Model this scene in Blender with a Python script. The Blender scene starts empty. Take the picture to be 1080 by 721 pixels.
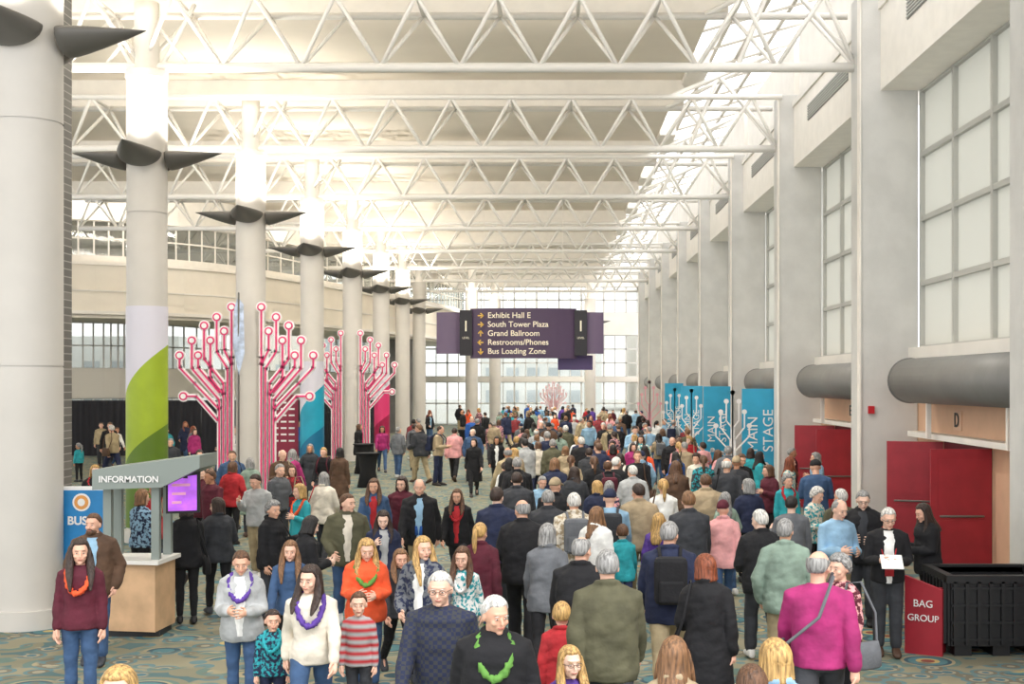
import bpy, bmesh, math, random, time
from mathutils import Vector, Matrix, noise
T0=time.time()
D=bpy.data; S=bpy.context.scene
random.seed(11)
V=Vector
def link(o): S.collection.objects.link(o); return o
# ------------------------------------------------------------ materials
def lin(h):
    h=h.lstrip('#'); r=[int(h[i:i+2],16)/255 for i in (0,2,4)]
    return tuple((c/12.92 if c<=.04045 else ((c+.055)/1.055)**2.4) for c in r)+(1,)
MC={}
def mat(col,rough=.6,metal=0,var=.0,vs=6,bump=0,bs=40,emit=0,stretch=None):
    key=(col,rough,metal,var,vs,bump,bs,emit,stretch)
    if key in MC: return MC[key]
    m=D.materials.new('surface_'+col); m.use_nodes=True
    nt=m.node_tree; b=nt.nodes['Principled BSDF']; c=lin(col)
    b.inputs['Base Color'].default_value=c; b.inputs['Roughness'].default_value=rough; b.inputs['Metallic'].default_value=metal
    tc=nt.nodes.new('ShaderNodeTexCoord'); src=tc.outputs['Object']
    if stretch:
        mp=nt.nodes.new('ShaderNodeMapping'); mp.inputs['Scale'].default_value=stretch; nt.links.new(src,mp.inputs[0]); src=mp.outputs[0]
    if var:
        n=nt.nodes.new('ShaderNodeTexNoise'); n.inputs['Scale'].default_value=vs; n.inputs['Detail'].default_value=4
        nt.links.new(src,n.inputs['Vector'])
        r=nt.nodes.new('ShaderNodeValToRGB'); r.color_ramp.elements[0].position=.35; r.color_ramp.elements[1].position=.65
        r.color_ramp.elements[0].color=tuple(x*(1-var) for x in c[:3])+(1,); r.color_ramp.elements[1].color=tuple(min(1,x*(1+var)) for x in c[:3])+(1,)
        nt.links.new(n.outputs['Fac'],r.inputs['Fac']); nt.links.new(r.outputs['Color'],b.inputs['Base Color'])
    if bump:
        n=nt.nodes.new('ShaderNodeTexNoise'); n.inputs['Scale'].default_value=bs
        nt.links.new(src,n.inputs['Vector'])
        bp=nt.nodes.new('ShaderNodeBump'); bp.inputs['Strength'].default_value=bump; bp.inputs['Distance'].default_value=.02
        nt.links.new(n.outputs['Fac'],bp.inputs['Height']); nt.links.new(bp.outputs['Normal'],b.inputs['Normal'])
    if emit:
        b.inputs['Emission Color'].default_value=c; b.inputs['Emission Strength'].default_value=emit
    MC[key]=m; return m
def cloth(col): return mat(col,.85,0,.22,5,.5,14)
def pattern(kind,c1,c2,c3='ffffff'):
    key=(kind,c1,c2)
    if key in MC: return MC[key]
    m=D.materials.new('fabric_'+kind); m.use_nodes=True; nt=m.node_tree; b=nt.nodes['Principled BSDF']; b.inputs['Roughness'].default_value=.85
    tc=nt.nodes.new('ShaderNodeTexCoord'); mx=nt.nodes.new('ShaderNodeMix'); mx.data_type='RGBA'
    mx.inputs[6].default_value=lin(c1); mx.inputs[7].default_value=lin(c2)
    if kind=='stripe':
        w=nt.nodes.new('ShaderNodeTexWave'); w.bands_direction='Z'; w.inputs['Scale'].default_value=3.2
        nt.links.new(tc.outputs['Object'],w.inputs['Vector']); src=w.outputs['Fac']
    elif kind=='plaid':
        w=nt.nodes.new('ShaderNodeTexChecker'); w.inputs['Scale'].default_value=34
        nt.links.new(tc.outputs['Object'],w.inputs['Vector']); src=w.outputs['Fac']
    else:
        w=nt.nodes.new('ShaderNodeTexNoise'); w.inputs['Scale'].default_value=22
        nt.links.new(tc.outputs['Object'],w.inputs['Vector'])
        rr=nt.nodes.new('ShaderNodeMapRange'); rr.inputs[1].default_value=.47; rr.inputs[2].default_value=.56
        nt.links.new(w.outputs['Fac'],rr.inputs[0]); src=rr.outputs[0]
    nt.links.new(src,mx.inputs[0]); nt.links.new(mx.outputs[2],b.inputs['Base Color'])
    MC[key]=m; return m
def glassmat(name,tint,fac):
    m=D.materials.new(name); m.use_nodes=True; nt=m.node_tree; nt.nodes.clear()
    o=nt.nodes.new('ShaderNodeOutputMaterial'); t=nt.nodes.new('ShaderNodeBsdfTransparent'); g=nt.nodes.new('ShaderNodeBsdfGlossy'); x=nt.nodes.new('ShaderNodeMixShader')
    t.inputs[0].default_value=lin(tint); g.inputs['Roughness'].default_value=.05; x.inputs[0].default_value=fac
    nt.links.new(t.outputs[0],x.inputs[1]); nt.links.new(g.outputs[0],x.inputs[2]); nt.links.new(x.outputs[0],o.inputs[0]); return m
def frosted(name,col):
    m=D.materials.new(name); m.use_nodes=True; nt=m.node_tree; nt.nodes.clear()
    o=nt.nodes.new('ShaderNodeOutputMaterial'); t=nt.nodes.new('ShaderNodeBsdfTranslucent'); g=nt.nodes.new('ShaderNodeBsdfDiffuse'); x=nt.nodes.new('ShaderNodeMixShader')
    t.inputs[0].default_value=lin(col); g.inputs[0].default_value=lin(col); x.inputs[0].default_value=.4
    nt.links.new(t.outputs[0],x.inputs[1]); nt.links.new(g.outputs[0],x.inputs[2]); nt.links.new(x.outputs[0],o.inputs[0]); return m
GLASS=glassmat('clear_glass','e6e8e6',.05); FROST=frosted('frosted_glass','dadad4')
WHITE=mat('f2ede4',.5,0,.03,3); STEEL=mat('f3f0ea',.4); CEIL=mat('eee5d7',.8,0,.03,.6); WALLC=mat('e8e4dc',.7,0,.03,1.5)
PIL=mat('d0cfcb',.7,0,.05,2,.1,30); PEACH=mat('dcb495',.7,0,.03,3); COLM=mat('d2cdc5',.5,0,.03,1.5); DUCT=mat('858481',.5,.3,.04,3)
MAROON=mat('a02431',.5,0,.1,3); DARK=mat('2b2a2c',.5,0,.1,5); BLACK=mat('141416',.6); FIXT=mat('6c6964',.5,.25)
PINK=mat('dc3a74',.5); WHITEP=mat('f4f2f0',.5); TEAL=mat('33a4cb',.5,0,.1,1.3); PURP=mat('4c3b54',.5); GOLD=mat('e0b64a',.5); CREAMT=mat('f3ead2',.5)
GREYM=mat('8f8f8d',.6,0,.08,2)
# ------------------------------------------------------------ mesh builder
class MB:
    def __init__(s): s.v=[];s.f=[];s.m=[]
    def add(s,vs,fs,mi=0):
        o=len(s.v); s.v+=[tuple(v) for v in vs]
        for f in fs: s.f.append([i+o for i in f]); s.m.append(mi)
    def box(s,x0,x1,y0,y1,z0,z1,mi=0):
        s.add([(x0,y0,z0),(x1,y0,z0),(x1,y1,z0),(x0,y1,z0),(x0,y0,z1),(x1,y0,z1),(x1,y1,z1),(x0,y1,z1)],
          [(0,3,2,1),(4,5,6,7),(0,1,5,4),(1,2,6,5),(2,3,7,6),(3,0,4,7)],mi)
    def loft(s,rings,mi=0,caps=True):
        n=len(rings[0]); vs=[p for r in rings for p in r]; fs=[]
        for i in range(len(rings)-1):
            for j in range(n):
                a=i*n+j; b=i*n+(j+1)%n; fs.append((a,b,b+n,a+n))
        if caps: fs.append(tuple(range(n-1,-1,-1))); fs.append(tuple((len(rings)-1)*n+j for j in range(n)))
        s.add(vs,fs,mi)
    def tube(s,pts,rad,seg=12,mi=0,round_=True,flat=1.0):
        pts=[V(p) for p in pts]
        if not isinstance(rad,(list,tuple)): rad=[rad]*len(pts)
        P=[];R=[]
        d0=(pts[1]-pts[0]).normalized(); d1=(pts[-1]-pts[-2]).normalized()
        if round_:
            for a,b in ((1,.15),(.72,.7)): P.append(pts[0]-d0*rad[0]*a); R.append(rad[0]*b)
        P+=pts;R+=list(rad)
        if round_:
            for a,b in ((.72,.7),(1,.15)): P.append(pts[-1]+d1*rad[-1]*a); R.append(rad[-1]*b)
        u=None; rings=[]
        for i,p in enumerate(P):
            t=(P[min(i+1,len(P)-1)]-P[max(i-1,0)]).normalized()
            if u is None: u=V((0,1,0)) if abs(t.y)<.8 else V((1,0,0))
            u=(u-t*u.dot(t)).normalized(); w=t.cross(u)
            rings.append([p+u*(R[i]*flat*math.cos(2*math.pi*k/seg))+w*(R[i]*math.sin(2*math.pi*k/seg)) for k in range(seg)])
        s.loft(rings,mi)
    def ball(s,c,r,M=None,mi=0,n=14,k=9):
        if not isinstance(r,(tuple,list)): r=(r,r,r)
        rings=[]
        for i in range(k+1):
            t=math.pi*(.04+.92*i/k)
            rings.append([V((c[0]+r[0]*math.sin(t)*math.cos(2*math.pi*j/n),c[1]+r[1]*math.sin(t)*math.sin(2*math.pi*j/n),c[2]-r[2]*math.cos(t))) for j in range(n)])
        if M: rings=[[M@p for p in r_] for r_ in rings]
        s.loft(rings,mi)
    def mesh(s,name,mats=(),smooth=False):
        me=D.meshes.new(name); me.from_pydata(s.v,[],s.f)
        for m in mats: me.materials.append(m)
        if len(mats)>1: me.polygons.foreach_set('material_index',s.m)
        if smooth: me.polygons.foreach_set('use_smooth',[True]*len(me.polygons))
        me.update(); return me
    def obj(s,name,mats,parent=None,loc=(0,0,0),smooth=False,rot=(0,0,0)):
        if not isinstance(mats,(list,tuple)): mats=[mats]
        o=D.objects.new(name,s.mesh(name,mats,smooth)); o.location=loc; o.rotation_euler=rot
        if parent: o.parent=parent
        return link(o)
def ell(cx,cy,z,rx,ry,n=22,p=1.0):
    return [V((cx+rx*math.copysign(abs(math.cos(a))**p,math.cos(a)),cy+ry*math.copysign(abs(math.sin(a))**p,math.sin(a)),z)) for a in [2*math.pi*k/n for k in range(n)]]
def quadsmooth(o):
    for p in o.data.polygons: p.use_smooth=len(p.vertices)==4
    return o
def bx(name,x0,x1,y0,y1,z0,z1,m,parent=None,bev=0):
    b=MB(); b.box(x0,x1,y0,y1,z0,z1); o=b.obj(name,m,parent)
    if bev:
        q=o.modifiers.new('bevel','BEVEL'); q.width=bev; q.segments=2
    return o
def empty(name,loc=(0,0,0),label='',cat='',group=None,rz=0,sc=1):
    o=D.objects.new(name,None); o.location=loc; o.rotation_euler=(0,0,rz); o.scale=(sc,sc,sc); o.empty_display_size=.1
    if label: o['label']=label; o['category']=cat
    if group: o['group']=group
    return link(o)
def tag(o,label,cat,group=None):
    o['label']=label;o['category']=cat
    if group:o['group']=group
    return o
def struct(o): o['kind']='structure'; return o
def text(name,s,size,m,parent,loc,rot=(math.pi/2,0,0),align='CENTER',ext=.004,bold=0):
    c=D.curves.new(name,'FONT'); c.body=s; c.size=size; c.align_x=align; c.align_y='CENTER'; c.extrude=ext; c.offset=bold
    t=D.objects.new(name,c); link(t); bpy.context.view_layer.update()
    me=D.meshes.new_from_object(t.evaluated_get(bpy.context.evaluated_depsgraph_get())); D.objects.remove(t)
    me.materials.clear(); me.materials.append(m)
    o=D.objects.new(name,me); o.location=loc; o.rotation_euler=rot
    if parent:o.parent=parent
    return link(o)

# ============================================================ PEOPLE
COL=dict(black='141418',navy='1f2743',grey='6a6d72',lgrey='a9abab',olive='56543f',tan='a89679',cream='ddd4c4',white='eceae6',burg='561a2a',red='ad252c',
 orange='ea5a30',pink='e3a3a3',magenta='a52c6c',purple='5b3d94',teal='2a9ca6',lblue='8fb3cd',denim='3a5579',dgrey='35373c',brown='574030',green='5f9140',khaki='a89878',blue='2859a4',mint='84988a')
def rings_for(kind,gar):
    if gar=='body': R=[(.84,.10,.075),(.90,.155,.105),(.98,.165,.112),(1.08,.14,.098),(1.2,.15,.105),(1.32,.17,.112),(1.38,.158,.102),(1.43,.11,.08),(1.48,.058,.058)]
    elif gar=='shirt': R=[(.86,.192,.145),(.95,.192,.145),(1.08,.176,.138),(1.2,.18,.14),(1.32,.195,.14),(1.39,.186,.13),(1.435,.135,.102),(1.47,.085,.08),(1.485,.072,.072)]
    elif gar=='coat': R=[(.50,.245,.195),(.7,.235,.185),(.9,.222,.17),(1.08,.2,.155),(1.2,.2,.155),(1.32,.215,.158),(1.39,.2,.148),(1.44,.145,.115),(1.48,.092,.09),(1.51,.086,.088)]
    else: R=[(.79,.21,.16),(.84,.224,.175),(.95,.222,.172),(1.08,.21,.162),(1.2,.21,.162),(1.32,.22,.163),(1.39,.2,.148),(1.44,.145,.115),(1.475,.094,.09),(1.51,.087,.088)]
    out=[]
    for z,a,b in R:
        if kind!='m':
            w=.87 if z>1.15 else (.88 if z>1.03 else .96); a*=w; b*=.93
            if gar in('shirt','coat') and 1.0<z<1.12: a*=.93
        else:
            if 1.0<z<1.25: b*=1.1; a*=1.04
        out.append((z,a,b))
    return out
def jr(R,z):
    for (z0,a0,b0),(z1,a1,b1) in zip(R,R[1:]):
        if z0<=z<=z1:
            t=(z-z0)/(z1-z0); return a0+(a1-a0)*t,b0+(b1-b0)*t
    return R[0][1:] if z<R[0][0] else R[-1][1:]
# pose: hipL,kneeL,hipR,kneeR, (upperL),(foreL),(upperR),(foreR), lean, headyaw, headpitch   (L = +X)
POSE={
 'stand':(2,2,-2,3,(.16,.03,-1),(.04,-.16,-1),(-.16,.03,-1),(-.04,-.2,-1),1,12,2),
 'walk':(28,6,-21,24,(.18,.38,-1),(.06,.1,-1),(-.18,-.32,-1),(-.02,-.62,-1),4,0,3),
 'walkb':(-18,28,26,6,(.18,-.32,-1),(.02,-.66,-1),(-.2,.4,-1),(-.06,.1,-1),4,-22,3),
 'stride':(20,18,-14,10,(.24,-.05,-1),(-.25,-.9,-.3),(-.18,.34,-1),(-.06,.05,-1),5,24,5),
 'hold':(3,3,-3,4,(.2,-.12,-1),(-.42,-.85,.02),(-.2,-.12,-1),(.42,-.85,.08),2,6,16),
 'pocket':(5,4,-5,4,(.38,.16,-1),(-.18,-.42,-1),(-.38,.18,-1),(.2,-.38,-1),0,-18,0),
 'talk':(5,4,-4,3,(.24,-.2,-1),(-.1,-.95,.35),(-.16,.03,-1),(-.04,-.2,-1),1,-24,4),
 'phone':(4,3,-4,4,(.16,.03,-1),(.04,-.16,-1),(-.18,-.3,-1),(.25,-.75,.6),1,-6,18),
 'turn':(14,10,-10,12,(.26,.1,-1),(.0,-.45,-1),(-.3,-.1,-1),(.3,-.7,-.5),2,42,2),
}
def limb_dirs(p): return V(p).normalized()
def skel(kind,pose):
    hl,kl,hr,kr,ul,fl,ur,fr,lean,yaw,pit=POSE[pose]
    J={}; low=9
    for s,a,k in ((1,hl,kl),(-1,hr,kr)):
        a=math.radians(a);k=math.radians(k)
        hip=V((s*.088,0,.93)); kn=hip+V((s*.008,-math.sin(a),-math.cos(a)))*.44; sh=a-k
        an=kn+V((0,-math.sin(sh),-math.cos(sh)))*.41
        p=max(0,-sh)*.85
        J[s,'hip'],J[s,'kn'],J[s,'an'],J[s,'p']=hip,kn,an,p
        toe=an+V((0,-.15*math.cos(p),-.15*math.sin(p)))+V((0,math.sin(p)*.08,-math.cos(p)*.08))
        low=min(low,an.z-.08*math.cos(p),toe.z)
    dz=-low
    for s in (1,-1):
        for q in('hip','kn','an'): J[s,q]=J[s,q]+V((0,0,dz))
    U=Matrix.Translation((0,0,dz+.93))@Matrix.Rotation(math.radians(lean),4,'X')@Matrix.Translation((0,0,-.93))
    J['U']=U; shx=.176 if kind=='m' else .15
    for s,u,f in ((1,ul,fl),(-1,ur,fr)):
        sh=U@V((s*shx,0,1.385)); el=sh+limb_dirs(u)*.28; wr=el+limb_dirs(f)*.245
        J[s,'sh'],J[s,'el'],J[s,'wr'],J[s,'fd']=sh,el,wr,limb_dirs(f)
    hs=1.01 if kind!='k' else 1.25
    J['H']=U@Matrix.Translation((0,-.01,1.50))@Matrix.Rotation(math.radians(yaw),4,'Z')@Matrix.Rotation(math.radians(pit),4,'X')@Matrix.Scale(hs,4)@Matrix.Translation((0,-.012,.105))
    return J
def remesh(mb,vox,sm,disp=0,ds=9,name='m'):
    o=mb.obj('tmp',[]); r=o.modifiers.new('r','REMESH'); r.mode='VOXEL'; r.voxel_size=vox; r.use_smooth_shade=True
    if sm:
        q=o.modifiers.new('s','SMOOTH'); q.factor=.5; q.iterations=sm
    bpy.context.view_layer.update()
    me=D.meshes.new_from_object(o.evaluated_get(bpy.context.evaluated_depsgraph_get())); old=o.data; D.objects.remove(o); D.meshes.remove(old)
    me.name=name; me.materials.clear(); me.materials.append(None)
    if disp:
        nr=[v.normal.copy() for v in me.vertices]
        for v,n in zip(me.vertices,nr):
            c=v.co; k=noise.noise(V((c.x*ds,c.y*ds,c.z*ds*.8)))+.5*noise.noise(V((c.x*ds*1.3+9+c.z*7,c.y*ds*1.3,c.z*ds*1.9)))
            v.co=c+n*(k*disp+disp*.25)
    me.polygons.foreach_set('use_smooth',[True]*len(me.polygons)); me.update()
    return me
def hand(b,J,s):
    wr,d=J[s,'wr'],J[s,'fd']
    w=V((0,-1,0))
    if abs(d.y)>.7: w=V((0,0,1))
    w=(w-d*w.dot(d)).normalized(); n=d.cross(w); inn=V((-s,0,0)) if abs(d.y)<=.7 else V((-s*1,0,-.3))
    if n.dot(inn)<0:n=-n
    P=lambda a,bb,c: wr+d*a+w*bb+n*c
    b.tube([P(-.02,0,0),P(.03,0,0),P(.085,0,.002)],[.026,.033,.036],10,flat=.62)
    for i,(off,L,cu) in enumerate(((.034,.068,.25),(.0115,.078,.35),(-.0115,.072,.45),(-.034,.056,.55))):
        a=P(.085,off,.002); m_=P(.085+L*.5,off*1.25,.008+cu*.02); e=P(.085+L*.85,off*1.38,.02+cu*.045)
        b.tube([a,m_,e],[.0105,.0098,.0085],7)
    b.tube([P(.02,.022,.004),P(.05,.05,.014),P(.082,.062,.024)],[.014,.012,.0095],7)
TC={}
def t_body(kind,pose):
    k=('b',kind,pose)
    if k in TC:return TC[k]
    J=skel(kind,pose); b=MB(); U=J['U']; R=rings_for(kind,'body')
    b.loft([[U@p for p in ell(0,0,z,a,c)] for z,a,c in R])
    fz=1.0 if kind=='m' else .88
    for s in(1,-1):
        hip,kn,an=J[s,'hip'],J[s,'kn'],J[s,'an']
        b.tube([hip,hip.lerp(kn,.5),kn,kn.lerp(an,.35),an],[.085*fz,.07*fz,.05*fz,.047*fz,.033],12)
        p=J[s,'p']; b.tube([an,an+V((0,-.045,-.045)),an+V((0,-.12*math.cos(p),-.055-.11*math.sin(p)))],[.028,.022,.016],8)
        sh,el,wr=J[s,'sh'],J[s,'el'],J[s,'wr']
        b.tube([sh,sh.lerp(el,.4),el,el.lerp(wr,.3),wr],[.048*fz,.046*fz,.038*fz,.038*fz,.026*fz],12); hand(b,J,s)
    H=J['H']
    b.tube([U@V((0,.012,1.42)),U@V((0,.0,1.48)),H@V((0,.016,-.06))],[.06*fz,.054*fz,.053*fz],14)
    b.ball((0,.006,.018),(.074,.094,.1),H,n=24,k=14)
    b.ball((0,-.02,-.04),(.057,.066,.074),H,n=20,k=10); b.ball((0,-.064,-.093),(.022,.02,.018),H)
    b.tube([H@V((0,-.084,.012)),H@V((0,-.1,-.016)),H@V((0,-.104,-.028))],[.007,.010,.013],8)
    b.ball((0,-.078,-.058),(.024,.014,.014),H)
    b.ball((.036,-.06,-.028),(.024,.022,.024),H); b.ball((-.036,-.06,-.028),(.024,.022,.024),H)
    b.ball((0,-.07,.034),(.05,.022,.012),H)
    for s in(1,-1): b.ball((s*.077,.014,-.008),(.010,.019,.031),H,n=8,k=6)
    TC[k]=(remesh(b,.0068,2,name='body'),J); return TC[k]
def t_top(kind,pose,gar):
    k=('t',kind,pose,gar)
    if k in TC:return TC[k]
    J=t_body(kind,pose)[1]; b=MB(); U=J['U']; R=rings_for(kind,gar)
    b.loft([[U@p for p in ell(0,0,z,a,c,p=.9)] for z,a,c in R])
    e={'shirt':.014,'jacket':.025,'coat':.024}[gar]; fz=1.0 if kind=='m' else .88
    for s in(1,-1):
        sh,el,wr=J[s,'sh'],J[s,'el'],J[s,'wr']
        b.tube([U@V((s*.05,0,1.42)),U@V((s*.115,0,1.405)),sh,sh.lerp(el,.4),el,el.lerp(wr,.4),el.lerp(wr,.97)],[r*fz+e for r in (.045,.05,.054,.05,.042,.041,.034)],14,round_=True)
    if gar!='shirt':
        b.tube([U@V((-.072,.02,1.485)),U@V((-.035,.075,1.505)),U@V((.035,.075,1.505)),U@V((.072,.02,1.485))],[.024]*4,8)
    TC[k]=remesh(b,.012,3,.014 if gar!='shirt' else .01,name=gar); return TC[k]
def t_legs(kind,pose,wide):
    k=('l',kind,pose,wide)
    if k in TC:return TC[k]
    J=t_body(kind,pose)[1]; b=MB(); U=J['U']; f=1 if kind=='m' else .95
    b.loft([[U@p for p in ell(0,.004,z,a*f,c*f,p=.9)] for z,a,c in ((.84,.14,.11),(.9,.178,.13),(.98,.178,.128),(1.05,.155,.118))])
    for s in(1,-1):
        hip,kn,an=J[s,'hip'],J[s,'kn'],J[s,'an']
        rr=(.105,.093,.074,.072,.066) if wide else (.1,.084,.062,.06,.048)
        b.tube([hip,hip.lerp(kn,.45),kn,kn.lerp(an,.4),kn.lerp(an,.9)],[r*f for r in rr],14)
    TC[k]=remesh(b,.013,3,.009,name='trousers'); return TC[k]
def shoe_mesh():
    b=MB(); rg=[]
    for y,w,h in ((.075,.02,.03),(.065,.034,.085),(.03,.044,.115),(-.01,.045,.112),(-.06,.048,.09),(-.12,.051,.068),(-.17,.043,.054),(-.195,.02,.03)):
        rg.append([V((w*math.copysign(abs(math.cos(a))**.7,math.cos(a)),y,h/2+h/2*math.copysign(abs(math.sin(a))**.6,math.sin(a)))) for a in [2*math.pi*j/14 for j in range(14)]])
    b.loft(rg); me=b.mesh('shoe',[],True); me.materials.append(None); return me
SHOE=shoe_mesh()
def lerp3(f,back,side,front):
    return side+(back-side)*min(1,-f*1.6) if f<0 else side+(front-side)*min(1,f*1.5)
def hair_mesh(style):
    k=('h',style)
    if k in TC:return TC[k]
    b=MB(); n=48; rings=[]
    long_={'long':.30,'bob':.12,'vlong':.40}.get(style,0)
    puff={'curly':1.14,'bob':1.06,'long':1.04,'vlong':1.04,'short':1.0,'pony':.99,'bald':.985,'balding':.985,'beanie':1.08,'cap':1.05}[style]
    rx,ry,rz=.086*puff,.107*puff,.113*puff
    for th in [i*5 for i in range(1,27)]:
        t=math.radians(th); ring=[]
        for j in range(n):
            ph=2*math.pi*j/n; f=math.cos(ph)
            lim=lerp3(f,128,90,52)
            if style=='curly': lim=lerp3(f,130,106,54)
            if long_: lim=150 if f<.35 else lerp3(f,150,150,52) if f<.62 else 52
            if style in('beanie','cap'): lim=lerp3(f,92,80,66)
            sc=1.0 if th<lim else max(.70,1-(th-lim)*.035)
            if style in('bald','balding'):
                top=72 if style=='bald' else 42
                if f<-.3: top*=.9
                if th<top: sc=max(.80,1-(top-th)*.03)
                if f>.35: sc=min(sc,.8)
            nz=.03*noise.noise(V((math.sin(ph)*11,f*11,th*.03)))
            if style=='curly': nz=.09*noise.noise(V((math.sin(ph)*4,f*4,th*.09)))+.05*noise.noise(V((math.sin(ph)*9,f*9,th*.2)))
            sc+=nz
            ring.append(V((rx*sc*math.sin(t)*math.sin(ph),.012-ry*sc*math.sin(t)*f,.02+rz*sc*math.cos(t))))
        if long_ and th>95: break
        rings.append(ring)
    if long_:
        st=9
        for i in range(1,st+1):
            s=long_*i/st; z=-.0-s; ring=[]; tp=1-max(0,(i-st+2))*.16
            for j in range(n):
                ph=2*math.pi*j/n; f=math.cos(ph)
                if f>.42: x=math.sin(ph)*.05; y=.03-.03*f
                else:
                    bx_=.09*puff+.02*min(1,s/.3); by=.105+.07*min(1,max(0,s-.08)/.2)
                    x=bx_*math.sin(ph)*tp; y=.012-.10*f if f>0 else .012+by*(-f)*(.85+.15*tp)
                q=.009*noise.noise(V((math.sin(ph)*11,f*11,s*3))); x*=1+q*10; y*=1+q*8
                ring.append(V((x,y,z+.02*noise.noise(V((math.sin(ph)*9,f*9,4)))*(i/st))))
            rings.append(ring)
    b.loft(rings)
    if style in('long','vlong'):
        e=-.26 if style=='long' else -.34
        for s in(1,-1):
            b.tube([V((s*.074,-.02,.04)),V((s*.086,-.025,-.05)),V((s*.092,-.05,-.13)),V((s*.095,-.115,-.2)),V((s*.088,-.158,e))],[.02,.033,.038,.034,.014],12,flat=.55)
    if style=='pony':
        b.tube([V((0,.10,.04)),V((0,.15,.03)),V((0,.16,-.06)),V((0,.15,-.17)),V((0,.14,-.24))],[.02,.028,.032,.026,.01],10)
    if style=='cap':
        b.add([V((-.07,-.08,.04)),V((.07,-.08,.04)),V((.06,-.17,.02)),V((-.06,-.17,.02)),V((-.07,-.08,.055)),V((.07,-.08,.055)),V((.06,-.17,.03)),V((-.06,-.17,.03))],[(0,3,2,1),(4,5,6,7),(0,1,5,4),(1,2,6,5),(2,3,7,6),(3,0,4,7)])
    me=b.mesh('hair',[],True); me.materials.append(None); TC[k]=me; return me
def eye_mesh():
    b=MB(); b.ball((0,0,0),(.0115,.007,.005),mi=0,n=10,k=6); b.ball((0,-.0045,0),(.0054,.004,.005),mi=1,n=8,k=5)
    return b.mesh('eye',[mat('cabdb3',.5),mat('2a1d16',.4)],True)
EYE=eye_mesh()
def brow_mesh():
    b=MB(); b.tube([V((-.015,0,-.002)),V((0,-.003,.002)),V((.015,0.002,-.001))],[.0018,.003,.002],6); me=b.mesh('eyebrow',[],True); me.materials.append(None); return me
BROW=brow_mesh()
def mouth_mesh():
    b=MB(); b.tube([V((-.021,.008,.003)),V((-.009,-.0,-.001)),V((.009,-.0,-.001)),V((.021,.008,.003))],[.0022,.0048,.0048,.0022],8); return b.mesh('mouth',[mat('b5695e',.5)],True)
MOUTH=mouth_mesh()
def glasses_mesh():
    b=MB()
    for s in(1,-1):
        pts=[V((s*.034+.022*math.cos(a),-.1,.004+.016*math.sin(a))) for a in [2*math.pi*i/12 for i in range(13)]]
        b.tube(pts,.0018,6); b.tube([V((s*.056,-.098,.008)),V((s*.08,-.02,.006)),V((s*.081,.02,0))],.002,6)
    b.tube([V((-.011,-.103,.008)),V((.011,-.103,.008))],.002,6)
    return b.mesh('glasses',[mat('26221f',.3)],True)
GLS=glasses_mesh()
def beard_mesh():
    b=MB(); b.ball((0,-.042,-.08),(.059,.056,.042)); b.ball((0,-.084,-.046),(.028,.014,.007)); me=b.mesh('beard',[],True); me.materials.append(None); return me
BEARD=beard_mesh()
def lei_mesh(kind,thin):
    k=('lei',kind,thin)
    if k in TC:return TC[k]
    b=MB(); n=46; pts=[];rad=[]
    fy=.272 if kind=='m' else .255
    for i in range(n+1):
        a=2*math.pi*i/n; c=(1-math.cos(a))/2
        pts.append(V((.105*math.sin(a)*(1-.25*c if thin else 1),.09-fy*c**.6,1.495-(.27 if not thin else .42)*c**1.5)))
        rad.append((.024+.012*noise.noise(V((i*.9,0,0)))) if not thin else .008)
    b.tube(pts,rad,8)
    if thin: b.box(-.05,.05,-.192,-.185,.95,1.08,0)
    me=b.mesh('lei',[],True)
    if not thin:
        for v in me.vertices: v.co+=V((noise.noise(v.co*60),noise.noise(v.co*60+V((5,0,0))),noise.noise(v.co*60+V((0,7,0)))))*.018
    me.materials.append(None); TC[k]=me; return me
def inner_mesh(kind,gar):
    k=('in',kind,gar)
    if k in TC:return TC[k]
    R=rings_for(kind,gar); vs=[];fs=[]; zs=[.86+.055*i for i in range(12)]
    for i0,z in enumerate(zs):
        w=.03+.04*max(0,(z-.86)/.6)+.006*math.sin(i0*2.3)
        if z>1.4: w=.055
        a,c=jr(R,z)
        for i in range(7):
            x=-w+2*w*i/6; vs.append((x,-c*math.sqrt(max(0,1-(x/a)**2))-.006-.014*(1-abs(x/w)),z))
    for r in range(len(zs)-1):
        for i in range(6): q=r*7+i; fs.append((q,q+1,q+8,q+7))
    me=D.meshes.new('shirt_front'); me.from_pydata(vs,[],fs); me.materials.append(None); me.polygons.foreach_set('use_smooth',[True]*len(fs)); TC[k]=me; return me
def child(name,me,par,m=None,M=None):
    o=D.objects.new(name,me); o.parent=par
    if M is not None:o.matrix_local=M
    link(o)
    if m is not None:
        o.material_slots[0].link='OBJECT'; o.material_slots[0].material=m
    return o
SKINS=['e6b8a0','dcaa8f','edc6b0','e2b097','c08a6b']
HC=dict(black='1b1614',dark='33231b',brown='5b3e29',lbrown='7d5a3c',blond='b8935a',grey='8f8e8c',white='cfccc6',red='7c3f24')
PLACED=[]
def backpack(M,col):
    e=empty('backpack',label='%s fabric backpack worn by a walking person'%col,cat='backpack',group='bags carried by attendees'); e.matrix_world=M
    c=cloth(COL.get(col,col))
    bx('pack_body',-.15,.15,.17,.32,.98,1.42,c,e,.05); bx('front_pocket',-.11,.11,.31,.36,1.0,1.2,c,e,.02)
    for s in(1,-1):
        t=MB(); t.tube([V((s*.09,.18,1.4)),V((s*.1,.08,1.49)),V((s*.11,-.08,1.47)),V((s*.12,-.185,1.35)),V((s*.15,-.17,1.15)),V((s*.17,.1,1.0))],.016,8); t.obj('strap',c,e,smooth=True)
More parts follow.
